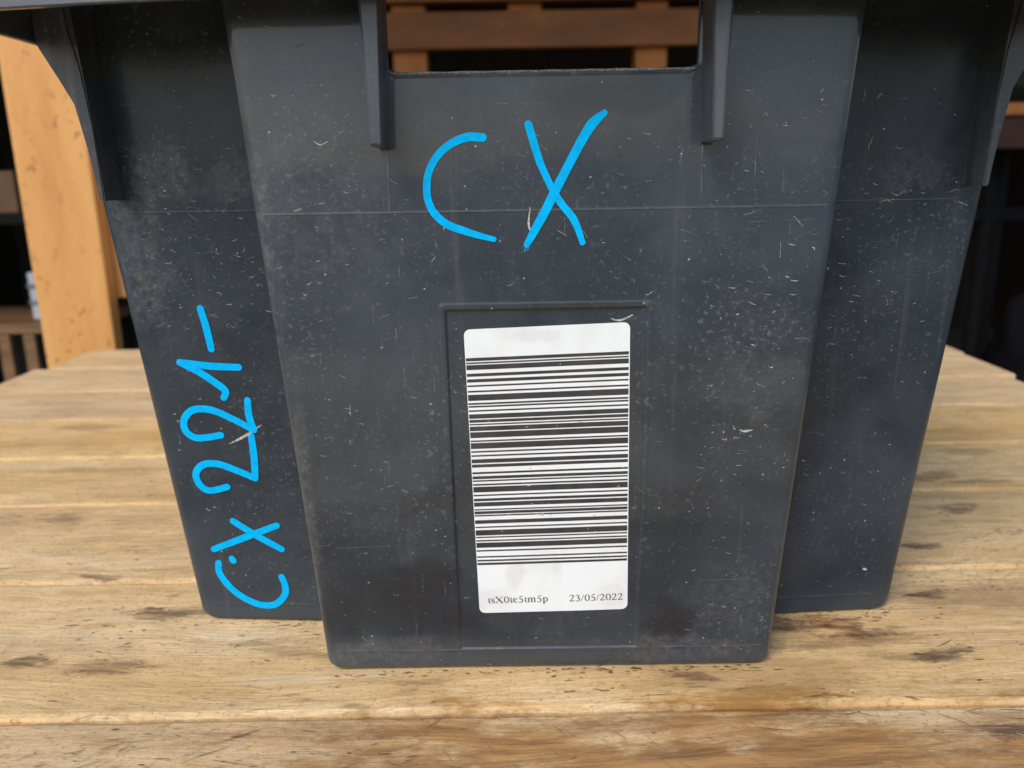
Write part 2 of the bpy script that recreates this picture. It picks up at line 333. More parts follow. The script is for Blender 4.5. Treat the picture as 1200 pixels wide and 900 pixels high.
BOARD = wood('dark_shed_board', (0.018, 0.011, 0.007), (0.028, 0.018, 0.011), (0.038, 0.025, 0.015), (40, 40, 2), 0.8)
shed = empty('shed', (0, 0, 0), label='dark open fronted timber shed behind the table', cat='shed')
def share(name, o, loc, parent):
    c = o.copy(); C.objects.link(c); c.location = loc; c.parent = parent; return c
wb = None
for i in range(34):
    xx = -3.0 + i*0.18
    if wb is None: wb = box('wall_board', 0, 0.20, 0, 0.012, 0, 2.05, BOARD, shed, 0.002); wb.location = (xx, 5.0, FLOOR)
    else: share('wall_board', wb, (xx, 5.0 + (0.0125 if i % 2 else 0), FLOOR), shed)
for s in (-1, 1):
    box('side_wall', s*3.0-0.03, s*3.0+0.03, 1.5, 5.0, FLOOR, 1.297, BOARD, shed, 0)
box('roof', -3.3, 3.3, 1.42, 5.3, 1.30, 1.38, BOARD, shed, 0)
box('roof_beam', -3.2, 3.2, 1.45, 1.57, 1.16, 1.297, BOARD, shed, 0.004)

# ---- big orange timber post, left
POSTW = wood('orange_timber', (0.60, 0.255, 0.06), (0.72, 0.335, 0.09), (0.79, 0.42, 0.14), (16, 16, 2.6), 0.55, 0.6)
tp = empty('timber_post', (-0.67, 1.30, FLOOR), label='thick pale orange timber post standing behind the left table corner', cat='post')
box('post', -0.0555, 0.0555, -0.05, -0.022, 0, 2.02, POSTW, tp, 0.003)
box('brace', -0.04, 0.13, -0.0215, 0.02, 0.80, 2.0, POSTW, tp, 0.002)

# ---- shelf rack seen through the handle opening
RACKW = wood('brown_rack_timber', (0.16, 0.05, 0.008), (0.29, 0.095, 0.017), (0.40, 0.15, 0.032), (3, 22, 14), 0.6, 0.7)
RACKV = wood('orange_rack_timber', (0.42, 0.125, 0.02), (0.52, 0.17, 0.03), (0.58, 0.2, 0.04), (30, 30, 1.5), 0.6)
rk = empty('timber_rack', (0, 2.6, FLOOR), label='brown timber shelf rack seen through the tote handle opening', cat='rack')
zf = -FLOOR
for z0, z1 in ((0.583, 0.685), (0.712, 0.80)):
    box('beam', -0.95, 1.05, 0.0, 0.04, zf+z0, zf+z1, RACKW, rk, 0.003)
for x0, x1 in ((-0.342, -0.241), (0.392, 0.486)):
    box('post', x0, x1, 0.045, 0.13, 0.02, zf+1.2, RACKV, rk, 0.003)
box('block', 0.007, 0.107, 0.045, 0.13, zf+0.60, zf+0.80, RACKV, rk, 0.003)
box('shelf_board', -0.93, 1.03, 0.14, 0.60, zf+0.40, zf+0.43, RACKW, rk, 0.002)
box('shelf_board', -0.93, 1.03, 0.14, 0.60, zf+0.81, zf+0.84, RACKW, rk, 0.002)
for x0 in (-0.93, 0.95): box('end_post', x0, x0+0.08, 0.52, 0.60, 0.02, zf+1.2, RACKW, rk, 0.003)

# ---- things at the left, deep in the shed
BRN = wood('brown_crate_board', (0.15, 0.075, 0.03), (0.24, 0.125, 0.05), (0.33, 0.18, 0.08), (2, 25, 25), 0.7)
DRK = flat('near_black_paint', (0.012, 0.011, 0.011), 0.5)
cr_ = empty('wooden_crate', (-1.50, 2.4, FLOOR), label='brown wooden crate with open slatted front low behind the left post', cat='crate')
zt = zf - 0.186
box('top_board', -0.22, 0.22, 0, 0.36, zt-0.03, zt, BRN, cr_, 0.003)
for k, x0 in enumerate((-0.21, -0.12, -0.03, 0.045, 0.105, 0.165)): box('slat', x0, x0+0.035, 0.005, 0.022, 0.02, zt-0.031, BRN, cr_, 0.002)
box('back_board', -0.21, 0.21, 0.33, 0.35, 0.02, zt-0.031, DRK, cr_, 0.0)
GREYP = flat('pale_grey_plastic', (0.50, 0.53, 0.56), 0.5, 0, 0.05)
gc = empty('grey_bin', (-1.34, 2.45, FLOOR+zt), label='pale grey ribbed plastic bin on the wooden crate at far left', cat='bin')
box('bin_body', -0.10, 0.06, 0.0, 0.16, 0.004, 0.145, GREYP, gc, 0.004)
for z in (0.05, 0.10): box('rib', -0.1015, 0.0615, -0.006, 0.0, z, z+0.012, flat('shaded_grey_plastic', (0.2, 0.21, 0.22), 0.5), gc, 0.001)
bx = empty('cardboard_box', (-1.50, 2.42, 0.134), label='small brown cardboard box on the upper shelf left of the post', cat='box')
CARD = flat('brown_cardboard', (0.22, 0.12, 0.06), 0.85, 0, 0.2, 12)
box('box_body', -0.12, 0.085, 0, 0.2, 0.001, 0.118, CARD, bx, 0.002); box('tape', -0.01, 0.02, -0.001, 0.201, 0.1185, 0.12, GREYP, bx, 0)
sh = empty('wall_shelf', (-1.6, 2.38, FLOOR), label='dark narrow shelf unit left of the orange post', cat='shelf')
box('shelf_board', -0.25, 0.25, 0, 0.45, zf+0.104, zf+0.133, DRK, sh, 0.002)
for x0 in (-0.25, 0.21): box('upright', x0, x0+0.04, 0.40, 0.45, 0.02, zf+0.103, DRK, sh, 0.002)
# blue bucket just visible between post and tote
BLUE = flat('blue_bucket_plastic', (0.02, 0.13, 0.34), 0.4, 0, 0.05)
def lathe(name, prof, m, parent, n=40):
    v = []; f = []
    for r, z in prof:
        for k in range(n): v.append((r*math.cos(2*math.pi*k/n), r*math.sin(2*math.pi*k/n), z))
    for i in range(len(prof)-1):
        for k in range(n): f.append((i*n+k, i*n+(k+1) % n, (i+1)*n+(k+1) % n, (i+1)*n+k))
    return pyd(name, v, f, m, parent, True)
bk = empty('blue_barrel', (-0.66, 1.85, FLOOR), label='blue plastic barrel standing behind the table between post and tote', cat='barrel')
hz = zf - 0.118
lathe('barrel_body', [(0.0, 0.025), (0.15, 0.025), (0.165, 0.05), (0.18, 0.2), (0.17, hz*0.5), (0.18, hz*0.75), (0.165, hz-0.05), (0.165, hz-0.02)], BLUE, bk)
lathe('lid', [(0.172, hz-0.025), (0.174, hz-0.003), (0.16, hz), (0.15, hz-0.006), (0.0, hz-0.006)], BLUE, bk)

# ---- things at the right, deep in the shed
DRED = wood('dark_red_board', (0.025, 0.006, 0.002), (0.035, 0.009, 0.003), (0.045, 0.012, 0.004), (2, 20, 20), 0.8)
rs = empty('side_rack', (1.5, 2.2, FLOOR), label='timber rack with reddish brown box board at the right edge of the view', cat='rack')
box('shelf_board', -0.235, 0.30, 0.0, 0.5, zf+0.344, zf+0.375, RACKW, rs, 0.003)
box('front_board', -0.232, 0.30, 0.012, 0.03, zf+0.262, zf+0.3435, DRED, rs, 0.002)
for x0 in (0.02, 0.24): box('post', x0, x0+0.05, 0.44, 0.49, 0.02, zf+0.3435, DRK, rs, 0.002)
GRN = flat('dark_grey_green_cloth', (0.025, 0.028, 0.02), 0.9, 0.004, 0.4, 20)
def blob(name, sx, sy, sz, m, parent, seed):
    bm = bmesh.new(); bmesh.ops.create_icosphere(bm, subdivisions=4, radius=1)
    from mathutils import noise as mn
    for v in bm.verts:
        d = 1 + 0.22*mn.noise(v.co*2.2 + Vector((seed, 0, 0))) + 0.06*mn.noise(v.co*7)
        z = max(v.co.z*d, -0.72)
        v.co = Vector((v.co.x*d*sx, v.co.y*d*sy, (z+0.72)*sz))
    return from_bm(name, bm, m, parent, True)
sk = blob('cloth_sack', 0.14, 0.16, 0.07, GRN, None, 3); sk.location = (1.42, 2.42, 0.3755)
tag(sk, 'dark grey green sack lying on the right hand shelf', 'sack')
BLK = flat('black_sheet', (0.006, 0.006, 0.007), 0.9, 0, 0.3, 20)
bgb = blob('black_bag', 0.26, 0.22, 0.42, BLK, None, 9); bgb.location = (1.58, 2.2, FLOOR+0.021)
tag(bgb, 'large black plastic bag on the floor at the right', 'bag')
stn = empty('metal_stand', (1.33, 2.32, FLOOR+0.021), label='dark grey metal stand with vertical pole behind the black bag', cat='stand')
STL = flat('dull_steel', (0.004, 0.004, 0.004), 0.8, 0, 0.3)
lathe('pole', [(0.024, 0), (0.024, zf+0.33), (0.0, zf+0.33)], STL, stn, 16)
box('crossbar', -0.11, 0.14, -0.02, 0.02, zf+0.045, zf+0.085, STL, stn, 0.008)
box('foot', -0.2, 0.2, -0.03, 0.03, 0, 0.03, STL, stn, 0.004)

# ================================================================== TABLE
tb = empty('work_table', (0, 0, FLOOR), label='weathered plank work table under the tote', cat='table')
zt0 = -FLOOR
WT = wood_table(tb)
bounds = [-0.278, -0.162, -0.047, 0.068, 0.184, 0.297, 0.4165, 0.531, 0.632, 0.742, 0.850, 0.962, 1.072]
ends = [(-.58, .52), (-.575, .52), (-.58, .515), (-.575, .52), (-.58, .515), (-.574, .52), (-.58, .517), (-.575, .52), (-.578, .52), (-.574, .528), (-.571, .54), (-.556, .545)]
def make_plank(x0, x1, y0, y1, th, top, sd):
    rr = random.Random(sd); n = 90
    from mathutils import noise as mn
    prof = [(0.0, -0.0022), (0.0007, -0.0007), (0.0024, 0.0)]
    L = (y1-y0)
    ys = [prof[0][0], prof[1][0], prof[2][0], L*0.25, L*0.5, L*0.75, L-0.0032, L-0.0010, L]
    zs = [-0.0022, -0.0007, 0, 0.0001, 0.0002, 0.0001, 0, -0.0010, -0.0030]
    v = []; f = []
    m = len(ys)+2
    for i in range(n+1):
        x = x0+(x1-x0)*i/n
        wa = 0.0009*mn.noise(Vector((x*9, sd*3.3, 0)))+0.0004*mn.noise(Vector((x*60, sd*3.3, 1)))
        wb_ = 0.0009*mn.noise(Vector((x*9, sd*3.3+9, 0)))+0.0005*mn.noise(Vector((x*60, sd*3.3+9, 1)))
        wz = 0.0005*mn.noise(Vector((x*5, sd*1.7, 4)))
        for j, (yy, zz) in enumerate(zip(ys, zs)):
            sh_ = wa if j < 3 else (wb_ if j > 5 else 0)
            v.append((x, y0+yy+sh_, top+zz+wz+(0.0004*mn.noise(Vector((x*70, yy*300, sd))) if j in (0, 1, 7, 8) else 0)))
        v.append((x, y1+wb_, top-th)); v.append((x, y0+wa, top-th))
    for i in range(n):
        for j in range(m):
            a, b = i*m+j, i*m+(j+1) % m
            f.append((a, a+m, b+m, b))
    f.append(tuple(range(m))); f.append(tuple(n*m+j for j in range(m))[::-1])
    return v, f
for i in range(len(bounds)-1):
    top = zt0 - 0.0006 - random.random()*0.0007
    v, f = make_plank(ends[i][0], ends[i][1], bounds[i]+0.0009, bounds[i+1]-0.0009, 0.024, top, i+1)
    pyd('plank', v, f, WT, tb, False)
FRAME = wood('table_frame_timber', (0.30, 0.2, 0.1), (0.4, 0.28, 0.15), (0.5, 0.36, 0.2), (4, 30, 30), 0.75)
for y in (-0.24, 0.38, 0.98): box('bearer', -0.53, 0.48, y, y+0.07, zt0-0.098, zt0-0.028, FRAME, tb, 0.003)
for x in (-0.52, 0.40):
    for y in (-0.235, 0.985): box('leg', x, x+0.07, y, y+0.06, 0.0, zt0-0.099, FRAME, tb, 0.003)

# ================================================================== TOTE
tote = empty('storage_tote', (0.01418, 0.32644, 0.0), -0.006616, label='dark grey scuffed plastic storage tote on the plank table', cat='storage tote')
T = 0.008574
D = 544.0        # depth at the foot, mm
H_TOP = 294.0
def low(z, r): return r*(1-math.sqrt(max(0, 1-(1-min(z, r)/r)**2)))
def W(z): return 99.6 + 0.0705*z - low(z, 4.8)
def W2(z): return 175.0 + 0.110*z - low(z, 4.0)
def RY(ax, z): return 41.2 + 0.0641*(ax-99.9)           # recess depth before tilt
HX0, HX1, HZ0, HZ1 = -58.4, 57.2, 252.6, 289.0
def PX(z): return 39.0 + 0.0085*z                        # pocket half width
PZ = (9.8, 163.0)
def sstep(a, b, x):
    t = min(1, max(0, (x-a)/(b-a))); return t*t*(3-2*t)
def pocket(x, z):
    dx = PX(z)-abs(x)
    return 1.3*sstep(-0.5, 0.5, dx)*sstep(-0.5, 0.5, PZ[1]-z)*sstep(-0.5, 0.7, z-PZ[0])*(0.35+0.65*sstep(2, 30, z))
def ridge(d, wd, h):   return h*max(0, 1-(abs(d)/wd)**2)
from mathutils import noise as mnoise
def fsurf(x, z):
    """front panel relief in mm (positive goes into the tote)"""
    y = pocket(x, z)
    y += 0.35*mnoise.noise(Vector((x*0.012, z*0.012, 2.0))) + 0.12*mnoise.noise(Vector((x*0.04, z*0.04, 7.0)))
    # raised rim round the pocket
    if z < PZ[1]+2 and z > PZ[0]-1: y -= ridge(abs(x)-PX(z)-1.6, 1.2, 0.15)
    if abs(x) < PX(z)+2: y -= ridge(z-PZ[1]-1.8, 1.3, 0.15)
    # mould seams
    y -= ridge(z-201.8, 0.45, 0.08)
    y -= ridge(z-9.4, 0.5, 0.18)
    if 201.8 < z < 226: y -= ridge(abs(x)-60.0, 0.45, 0.08)
    return y
def lin(a, b, n): return [a+(b-a)*i/n for i in range(n)]
def seg_z():
    zs = [0.0, 0.3, 0.9, 1.6, 2.6, 3.6, 4.8]
    zs += lin(6.0, 9.0, 2)+lin(9.0, 10.6, 6)+lin(10.6, 161.8, 62)+lin(161.8, 166.4, 12)+lin(166.4, 200.8, 14)+lin(200.8, 202.8, 7)
    zs += lin(202.8, 226, 9)+lin(226, HZ0, 10)+lin(HZ0, HZ0+2.4, 3)+lin(HZ0+2.4, HZ1, 12)+[HZ1, H_TOP]
    return zs
ZS = seg_z()
def half_outline(z):
    """front half of the outline at height z: list of (x, y) from the middle of the left side to the middle of the right"""
    w_, w2 = W(z), W2(z)
    foot = 1.5*(1-math.sqrt(max(0, 1-(1-min(z, 4.2)/4.2)**2)))      # rounded bottom edge
    # pieces going from the left edge to the right edge of the central panel
    px = PX(z); r = 4.5
    an = [(-w_+r, -px-3.0, 26), (-px-3.0, -px+0.7, 12), (-px+0.7, px-0.7, 40), (px-0.7, px+3.0, 12), (px+3.0, w_-r, 26)]
    if z > 170:
        an = [(-w_+r, -61.0, 18), (-61.0, -59.0, 8), (HX0-0.6, HX0+2.4, 4), (HX0+2.4, HX1-2.4, 48), (HX1-2.4, HX1+0.6, 4), (59.0, 61.0, 8), (61.0, w_-r, 26)]
    front = []
    for a, b, n in an: front += [(x, None) for x in lin(a, b, n)]
    front.append((w_-r, None))
    assert len(front) == 117, len(front)
    front = [(x, fsurf(x, z)+foot) for x, _ in front]
    arc = [(r*math.sin(t), r*(1-math.cos(t))) for t in [math.pi/2*k/6 for k in range(1, 7)]]
    R1 = [(w_-r+a, b+foot) for a, b in arc]
    wr = w_ - 0.8
    R1 += [(w_-0.3, 18+foot), (wr, RY(w_, z)-4+foot), (wr+0.6, RY(w_, z)-1.2+foot), (wr+3, RY(w_, z)+foot)]
    r2 = 9.0
    for k in range(1, 8):
        x = wr+3+(w2-r2-wr-3)*k/8; R1.append((x, RY(x, z)+foot+0.25*mnoise.noise(Vector((x*0.03, z*0.02, 5)))-ridge(z-201.8, 0.45, 0.08)-ridge(z-9.4, 0.5, 0.18)))
    yb = RY(w2-r2, z)
    for k in range(0, 7):
        t = math.pi/2*k/6; R1.append((w2-r2+r2*math.sin(t)-foot*math.sin(t), yb+r2*(1-math.cos(t))+foot*math.cos(t)))
    R1 += [(w2-foot, y) for y in (110, 180)]
    L1 = [(-x, y) for x, y in R1][::-1]
    return L1+front+R1, len(L1)
rows = []
for z in ZS:
    h, nl = half_outline(z)
    fr = [(x, y-T*z, z) for x, y in h]
    br = [(-x, D-y+T*z, z) for x, y in h]
    rows.append([tuple(c*MM for c in p) for p in fr+br])
N = len(rows[0]); hn = N//2
verts = [p for r_ in rows for p in r_]; faces = []
for i in range(len(rows)-1):
    zc = (ZS[i]+ZS[i+1])/2
    for j in range(N):
        k = (j+1) % N
        xm = (rows[i][j][0]+rows[i][k][0])/2/MM; ym = (rows[i][j][1])/MM
        isf = nl <= (j % hn) < nl+116
        xx = xm if j < hn else -xm
        if isf and HZ0 < zc < HZ1 and HX0 < xx < HX1:
            if not (zc < HZ0+2.4 and (xx < HX0+2.4-(zc-HZ0) or xx > HX1-2.4+(zc-HZ0))): continue
        faces.append((i*N+j, i*N+k, (i+1)*N+k, (i+1)*N+j))
faces.append(tuple(range(N))[::-1])
body = pyd('tote_body', verts, faces, PL, tote, True)
so_ = body.modifiers.new('thickness', 'SOLIDIFY'); so_.thickness = 0.0032; so_.offset = -1; so_.use_rim = True

# ---- rim: top plate with a lip hanging all the way round
def rim():
    bm = bmesh.new()
    xo, yf, yb = 208.0, -30.0, D+30.0
    outer = []; n = 60; rc = 12
    def lipz(x): return 275.0-3.6*(x/185.0)**2
    def arc(cx, cy, a0, a1, m=8): return [(cx+rc*math.cos(a0+(a1-a0)*k/m), cy+rc*math.sin(a0+(a1-a0)*k/m)) for k in range(m+1)]
    pi = math.pi
    for i in range(n): outer.append((-(xo-rc)+2*(xo-rc)*i/n, yf))
    outer += arc(xo-rc, yf+rc, -pi/2, 0); outer += arc(xo-rc, yb-rc, 0, pi/2)
    for i in range(1, n): outer.append(((xo-rc)-2*(xo-rc)*i/n, yb))
    outer += arc(-(xo-rc), yb-rc, pi/2, pi); outer += arc(-(xo-rc), yf+rc, pi, 1.5*pi)[:-1]
    def off(p, d):
        x, y = p; cx = max(-(xo-rc), min(xo-rc, x)); cy = max(yf+rc, min(yb-rc, y))
        v = Vector((x-cx, y-cy)); v = v.normalized() if v.length > 1e-6 else Vector((0, 0)); return (x-v.x*d, y-v.y*d)
    zt_ = 298.0
    rings = []
    def ring(fn): rings.append([bm.verts.new(tuple(c*MM for c in fn(p))) for p in outer])
    def lz(p): return lipz(min(abs(p[0]), 200))
    ring(lambda p: (*off(p, 7.0), zt_-4.0))
    ring(lambda p: (*off(p, 0.6), lz(p)+0.6))
    ring(lambda p: (*off(p, 0.0), lz(p)))
    ring(lambda p: (*off(p, -2.0), lz(p)))
    ring(lambda p: (*off(p, -2.3), lz(p)+0.6))
    ring(lambda p: (*off(p, -1.9), lz(p)+3.0)); ring(lambda p: (*off(p, 0.8), zt_-3))
    ring(lambda p: (*off(p, 1.6), zt_-0.8))
    ring(lambda p: (*off(p, 6.0), zt_))
    m = len(outer)
    for a, b in zip(rings, rings[1:]):
        for j in range(m): bm.faces.new((a[j], a[(j+1) % m], b[(j+1) % m], b[j]))
    # top plate: from the lip in to the mouth of the tote, as a ring following a rounded rectangle just inside the walls
    inner = []
    for p in outer:
        x, y = p
        ix = max(-189, min(189, x*0.93)); iy = max(41.0, min(D-41.0, y))
        if abs(ix) < 112 : iy = 1.5 if y < D/2 else D-1.5
        elif abs(ix) < 122: iy = (1.5+(39.5)*(abs(ix)-112)/10) if y < D/2 else D-(1.5+39.5*(abs(ix)-112)/10)
        inner.append((ix, iy))
    it = [bm.verts.new((x*MM, y*MM, zt_*MM)) for x, y in inner]
    ib = [bm.verts.new((x*MM, y*MM, (zt_-4.0)*MM)) for x, y in inner]
    for A, B in ((rings[-1], it), (it, ib), (ib, rings[0])):
        for j in range(m): bm.faces.new((A[j], A[(j+1) % m], B[(j+1) % m], B[j]))
    return from_bm('rim', bm, PL, tote, False)
rm = rim()

# ---- fins either side of the handle opening, on both ends of the tote
def fin(sgn, back=False):
    zb, zt_ = 226.0, 293.9
    bm = bmesh.new()
    prof = []
    for z, xi, xo in ((zb, 59.3, 63.2), (zb+1.0, 59.2, 63.6), (250, 58.6, 64.0), (275, 57.9, 64.8), (zt_, 57.6, 65.6)):
        yf_ = -19.0 if z > zb+0.5 else -18.2
        y1 = 0.6
        prof.append([(xi, y1-T*z), (xi, yf_+1.0-T*z), (xi+0.5, yf_-T*z), (xo-0.9, yf_-T*z), (xo, yf_+0.9-T*z), (xo, y1-T*z)])
    rr = []
    for z, pts in zip((zb, zb+1.0, 250, 275, zt_), prof):
        rr.append([bm.verts.new((sgn*x*MM, ((D-y) if back else y)*MM, z*MM)) for x, y in pts])
    for a, b in zip(rr, rr[1:]):
        for j in range(6): bm.faces.new((a[j], a[(j+1) % 6], b[(j+1) % 6], b[j]))
    bm.faces.new(rr[0]); bm.faces.new(rr[-1])
    return from_bm('rib', bm, PLR, tote)
for s in (-1, 1):
    fin(s); fin(s, True)

# ---- corner ribs with outward gussets
def corner(sgn, back=False):
    zb = 207.5
    prof = [(186.9, zb), (187.6, zb+1.0), (189.3, 228), (191.8, 246.7), (204.6, 269.8), (205.0, 293.9), (191.8, 293.9), (191.2, 275), (188.4, 260.5), (186.4, 237), (185.2, zb+0.8), (185.6, zb)]
    bm = bmesh.new()
    def yy(v, z):
        v = v-T*z; return (D-v) if back else v
    A = [bm.verts.new((sgn*x*MM, yy(30.0, z)*MM, z*MM)) for x, z in prof]
    B = [bm.verts.new((sgn*x*MM, yy(33.4, z)*MM, z*MM)) for x, z in prof]
    bm.faces.new(A); bm.faces.new(B[::-1]); n = len(prof)
    for j in range(n): bm.faces.new((A[j], B[j], B[(j+1) % n], A[(j+1) % n]))
    bmesh.ops.bevel(bm, geom=[e for e in bm.edges if all(v in A for v in e.verts)], offset=0.0006, segments=2, affect='EDGES')
    # fin from the plate back to the recessed wall
    rows_ = []
    for z, xi, xo in ((zb, 184.3, 187.3), (zb+1, 184.1, 187.8), (237, 184.9, 189.5), (262, 186.5, 191), (293.9, 188.5, 192.5)):
        rows_.append([bm.verts.new((sgn*x*MM, yy(y, z)*MM, z*MM)) for x, y in ((xi+1.2, 30.6), (xo, 30.8), (xo, 50.0), (xi, 50.0))])
    for a, b in zip(rows_, rows_[1:]):
        for j in range(4): bm.faces.new((a[j], a[(j+1) % 4], b[(j+1) % 4], b[j]))
    bm.faces.new(rows_[0]); bm.faces.new(rows_[-1])
    return from_bm('corner_rib', bm, PLR, tote)
for s in (-1, 1):
    corner(s); corner(s, True)

# ---- surface functions for things lying on the faces (mm in, metres out)
def on_front(x, z, off):
    return (x*MM, (fsurf(x, z)-T*z-off)*MM, z*MM)
def on_recess(x, z, off):
    return (x*MM, (RY(abs(x), z)+0.25*mnoise.noise(Vector((abs(x)*0.03, z*0.02, 5)))-T*z-off)*MM, z*MM)
def smooth(pts, n=5):
    if len(pts) < 3:
        return [tuple(a+(b-a)*k/n for a, b in zip(pts[0], pts[1])) for k in range(n+1)]
    P = [pts[0]]+list(pts)+[pts[-1]]; out = []
    for i in range(1, len(P)-2):
        for k in range(n):
            t = k/n; out.append(tuple(0.5*((2*b)+(-a+c)*t+(2*a-5*b+4*c-d)*t*t+(-a+3*b-3*c+d)*t**3) for a, b, c, d in zip(P[i-1], P[i], P[i+1], P[i+2])))
    out.append(tuple(pts[-1])); return out
def ribbon(V, Fc, pts, surf, off, cap=True, thick=0.0):
    """pts (x, z, width) on a face; appends a flat band with rounded ends"""
    n = len(pts); Lf = []; Rt = []
    for i, (x, z, wd) in enumerate(pts):
        a = pts[max(0, i-1)]; b = pts[min(n-1, i+1)]
        dx, dz = b[0]-a[0], b[1]-a[1]; l = math.hypot(dx, dz) or 1e-6; nx, nz_ = -dz/l, dx/l
        Lf.append((x+nx*wd/2, z+nz_*wd/2)); Rt.append((x-nx*wd/2, z-nz_*wd/2))
    poly_l, poly_r = Lf, Rt
    base = len(V)
    for (a, b), (c, d) in zip(poly_l, poly_r):
        V.append(surf(a, b, off)); V.append(surf((a+c)/2, (b+d)/2, off)); V.append(surf(c, d, off))
    for i in range(n-1):
        p = base+3*i
        Fc.append((p, p+1, p+4, p+3)); Fc.append((p+1, p+2, p+5, p+4))
    if cap:
        for e in (0, n-1):
            x, z, wd = pts[e]; o = pts[1] if e == 0 else pts[n-2]
            ang = math.atan2(z-o[1], x-o[0]); c = len(V); V.append(surf(x, z, off)); m = 8
            for k in range(m+1):
                a = ang-math.pi/2+math.pi*k/m; V.append(surf(x+wd/2*math.cos(a), z+wd/2*math.sin(a), off))
            for k in range(m): Fc.append((c, c+1+k, c+2+k))
def strokes(name, lst, surf, m, parent, off=0.34, label=None):
    V = []; Fc = []
    for i, st in enumerate(lst): ribbon(V, Fc, smooth(st), surf, off+0.05*i)
    o = pyd(name, V, Fc, m, parent)
    if label: o['label'] = label
    return o
def wd(pts, *ws):
    n = len(pts); out = []
    for i, (x, z) in enumerate(pts):
        t = i/(n-1)*(len(ws)-1); k = min(int(t), len(ws)-2); out.append((x, z, ws[k]+(ws[k+1]-ws[k])*(t-k)))
    return out

# ---- splinters, scratches and painted contact shade on the table
def marks(name, m, lst):
    V = []; Fc = []
    for pts in lst: ribbon(V, Fc, pts, lambda x, z, o: (x, z, zt0-0.0002), 0, cap=False)
    return tag(pyd(name, V, Fc, m, tb), kind='stuff')
DM = [flat('dark_splinter_and_contact_shade', (0.13, 0.08, 0.045), 0.9), flat('brown_scratch', (0.27, 0.175, 0.09), 0.9), flat('pale_scratch', (0.80, 0.68, 0.48), 0.8)]
mr = random.Random(21)
clusters = [(mr.uniform(-.5, .5), mr.uniform(-.1, 1.0)) for _ in range(26)]+[(-0.19, .36), (-.22, .34), (.17, .36), (.20, .33), (.24, .4), (-.12, .35), (.13, .30), (.02, .31), (.2, .29), (-.15, .27), (-.05, .28), (.3, .45), (-.27, .45), (.28, .5), (-.33, .5)]
def mk(n, lmin, lmax, wmax, slope, free=0.35, box_=None):
    out = []
    for _ in range(n):
        if box_: x, y = mr.uniform(box_[0], box_[1]), mr.uniform(box_[2], box_[3])
        elif mr.random() < free: x, y = mr.uniform(-.5, .5), mr.uniform(-.1, 1.0)
        else:
            c = mr.choice(clusters); x, y = c[0]+mr.gauss(0, .022), c[1]+mr.gauss(0, .010)
        if not (-0.56 < x < 0.5) or min(abs(y-b) for b in bounds) < 0.004: continue
        l = mr.uniform(lmin, lmax)*mr.uniform(.4, 1); a = mr.gauss(slope, .10); w_ = mr.uniform(.25, 1)*wmax
        k = 5; cx, cy = x, y; p = []
        for i in range(k):
            p.append((cx, cy, w_*(math.sin(math.pi*(i+.6)/k))*mr.uniform(.5, 1.1)+0.0001)); a += mr.gauss(0, .12); cx += math.cos(a)*l/k; cy += math.sin(a)*l/k
        out.append(p)
    return out
marks('splinter_and_contact_shade_marks', DM[0], mk(90, .001, .006, .0008, 0, 0, (-0.085, 0.115, .3215, .3262))+mk(40, .001, .006, .0009, 0, 0, (0.12, 0.19, .364, .3735))+mk(30, .001, .005, .0007, 0, 0, (-0.155, -0.1, .366, .374))+mk(700, .0012, .007, .0008, 0)+mk(90, .006, .02, .0005, 0))  # first three sets paint the tote's contact shade along its base
marks('scratch_marks', DM[1], mk(420, .002, .010, .0012, 0, .5)+mk(70, .01, .05, .0006, 0.03, .8)+mk(70, .008, .03, .0006, 0.55, 0, (-0.24, -0.02, .19, .296))+mk(150, .004, .020, .0004, -0.75, 0, (-0.05, 0.22, .2, .296)))
marks('pale_scratches', DM[2], mk(120, .003, .010, .0006, 0, .8)+mk(14, .003, .010, .0003, -0.75, 0, (0.0, 0.22, .2, .296)))

# ---- blue marker writing
FC = [(-23.7, 229.2), (-25.9, 229.4), (-29.1, 229.5), (-33.6, 228.2), (-38.4, 225.4), (-42.6, 220.9), (-45.1, 215.3), (-45.7, 209.5), (-44.8, 204.4), (-42.0, 200.0), (-37.6, 196.6), (-32.5, 194.7), (-26.5, 192.7), (-20.2, 191.0)]
FXA = [(-6.3, 233.6), (-4.4, 227.3), (-2.2, 220.2), (0.3, 214.5), (3.2, 208.7), (6.6, 203.6), (10.3, 199.1), (12.5, 194.7), (14.4, 189.1)]
FXB = [(22.4, 237.4), (18.2, 233.9), (15.7, 230.5), (12.4, 224.9), (8.0, 216.9), (3.6, 208.7), (-0.5, 200.8), (-4.7, 193.5), (-7.4, 188.7)]
strokes('marker_letter', [wd(FC, 3.1, 3.2, 2.9, 2.8, 2.9, 3.0, 2.9, 2.0)], on_front, MK, tote, label='large blue hand drawn letter C')
strokes('marker_letter', [wd(FXA, 3.0, 2.9, 2.6, 2.8, 2.9, 2.2), wd(FXB, 2.3, 3.9, 3.6, 3.4, 3.5, 3.6, 3.3, 2.4),
        [(-6.6, 190.5, .5), (-8.4, 185.9, .3)], [(-6.0, 190.5, .4), (-7.2, 186.4, .25)], [(14.2, 191, .6), (15.6, 189.0, .3)]], on_front, MK, tote, label='large blue hand drawn letter X')
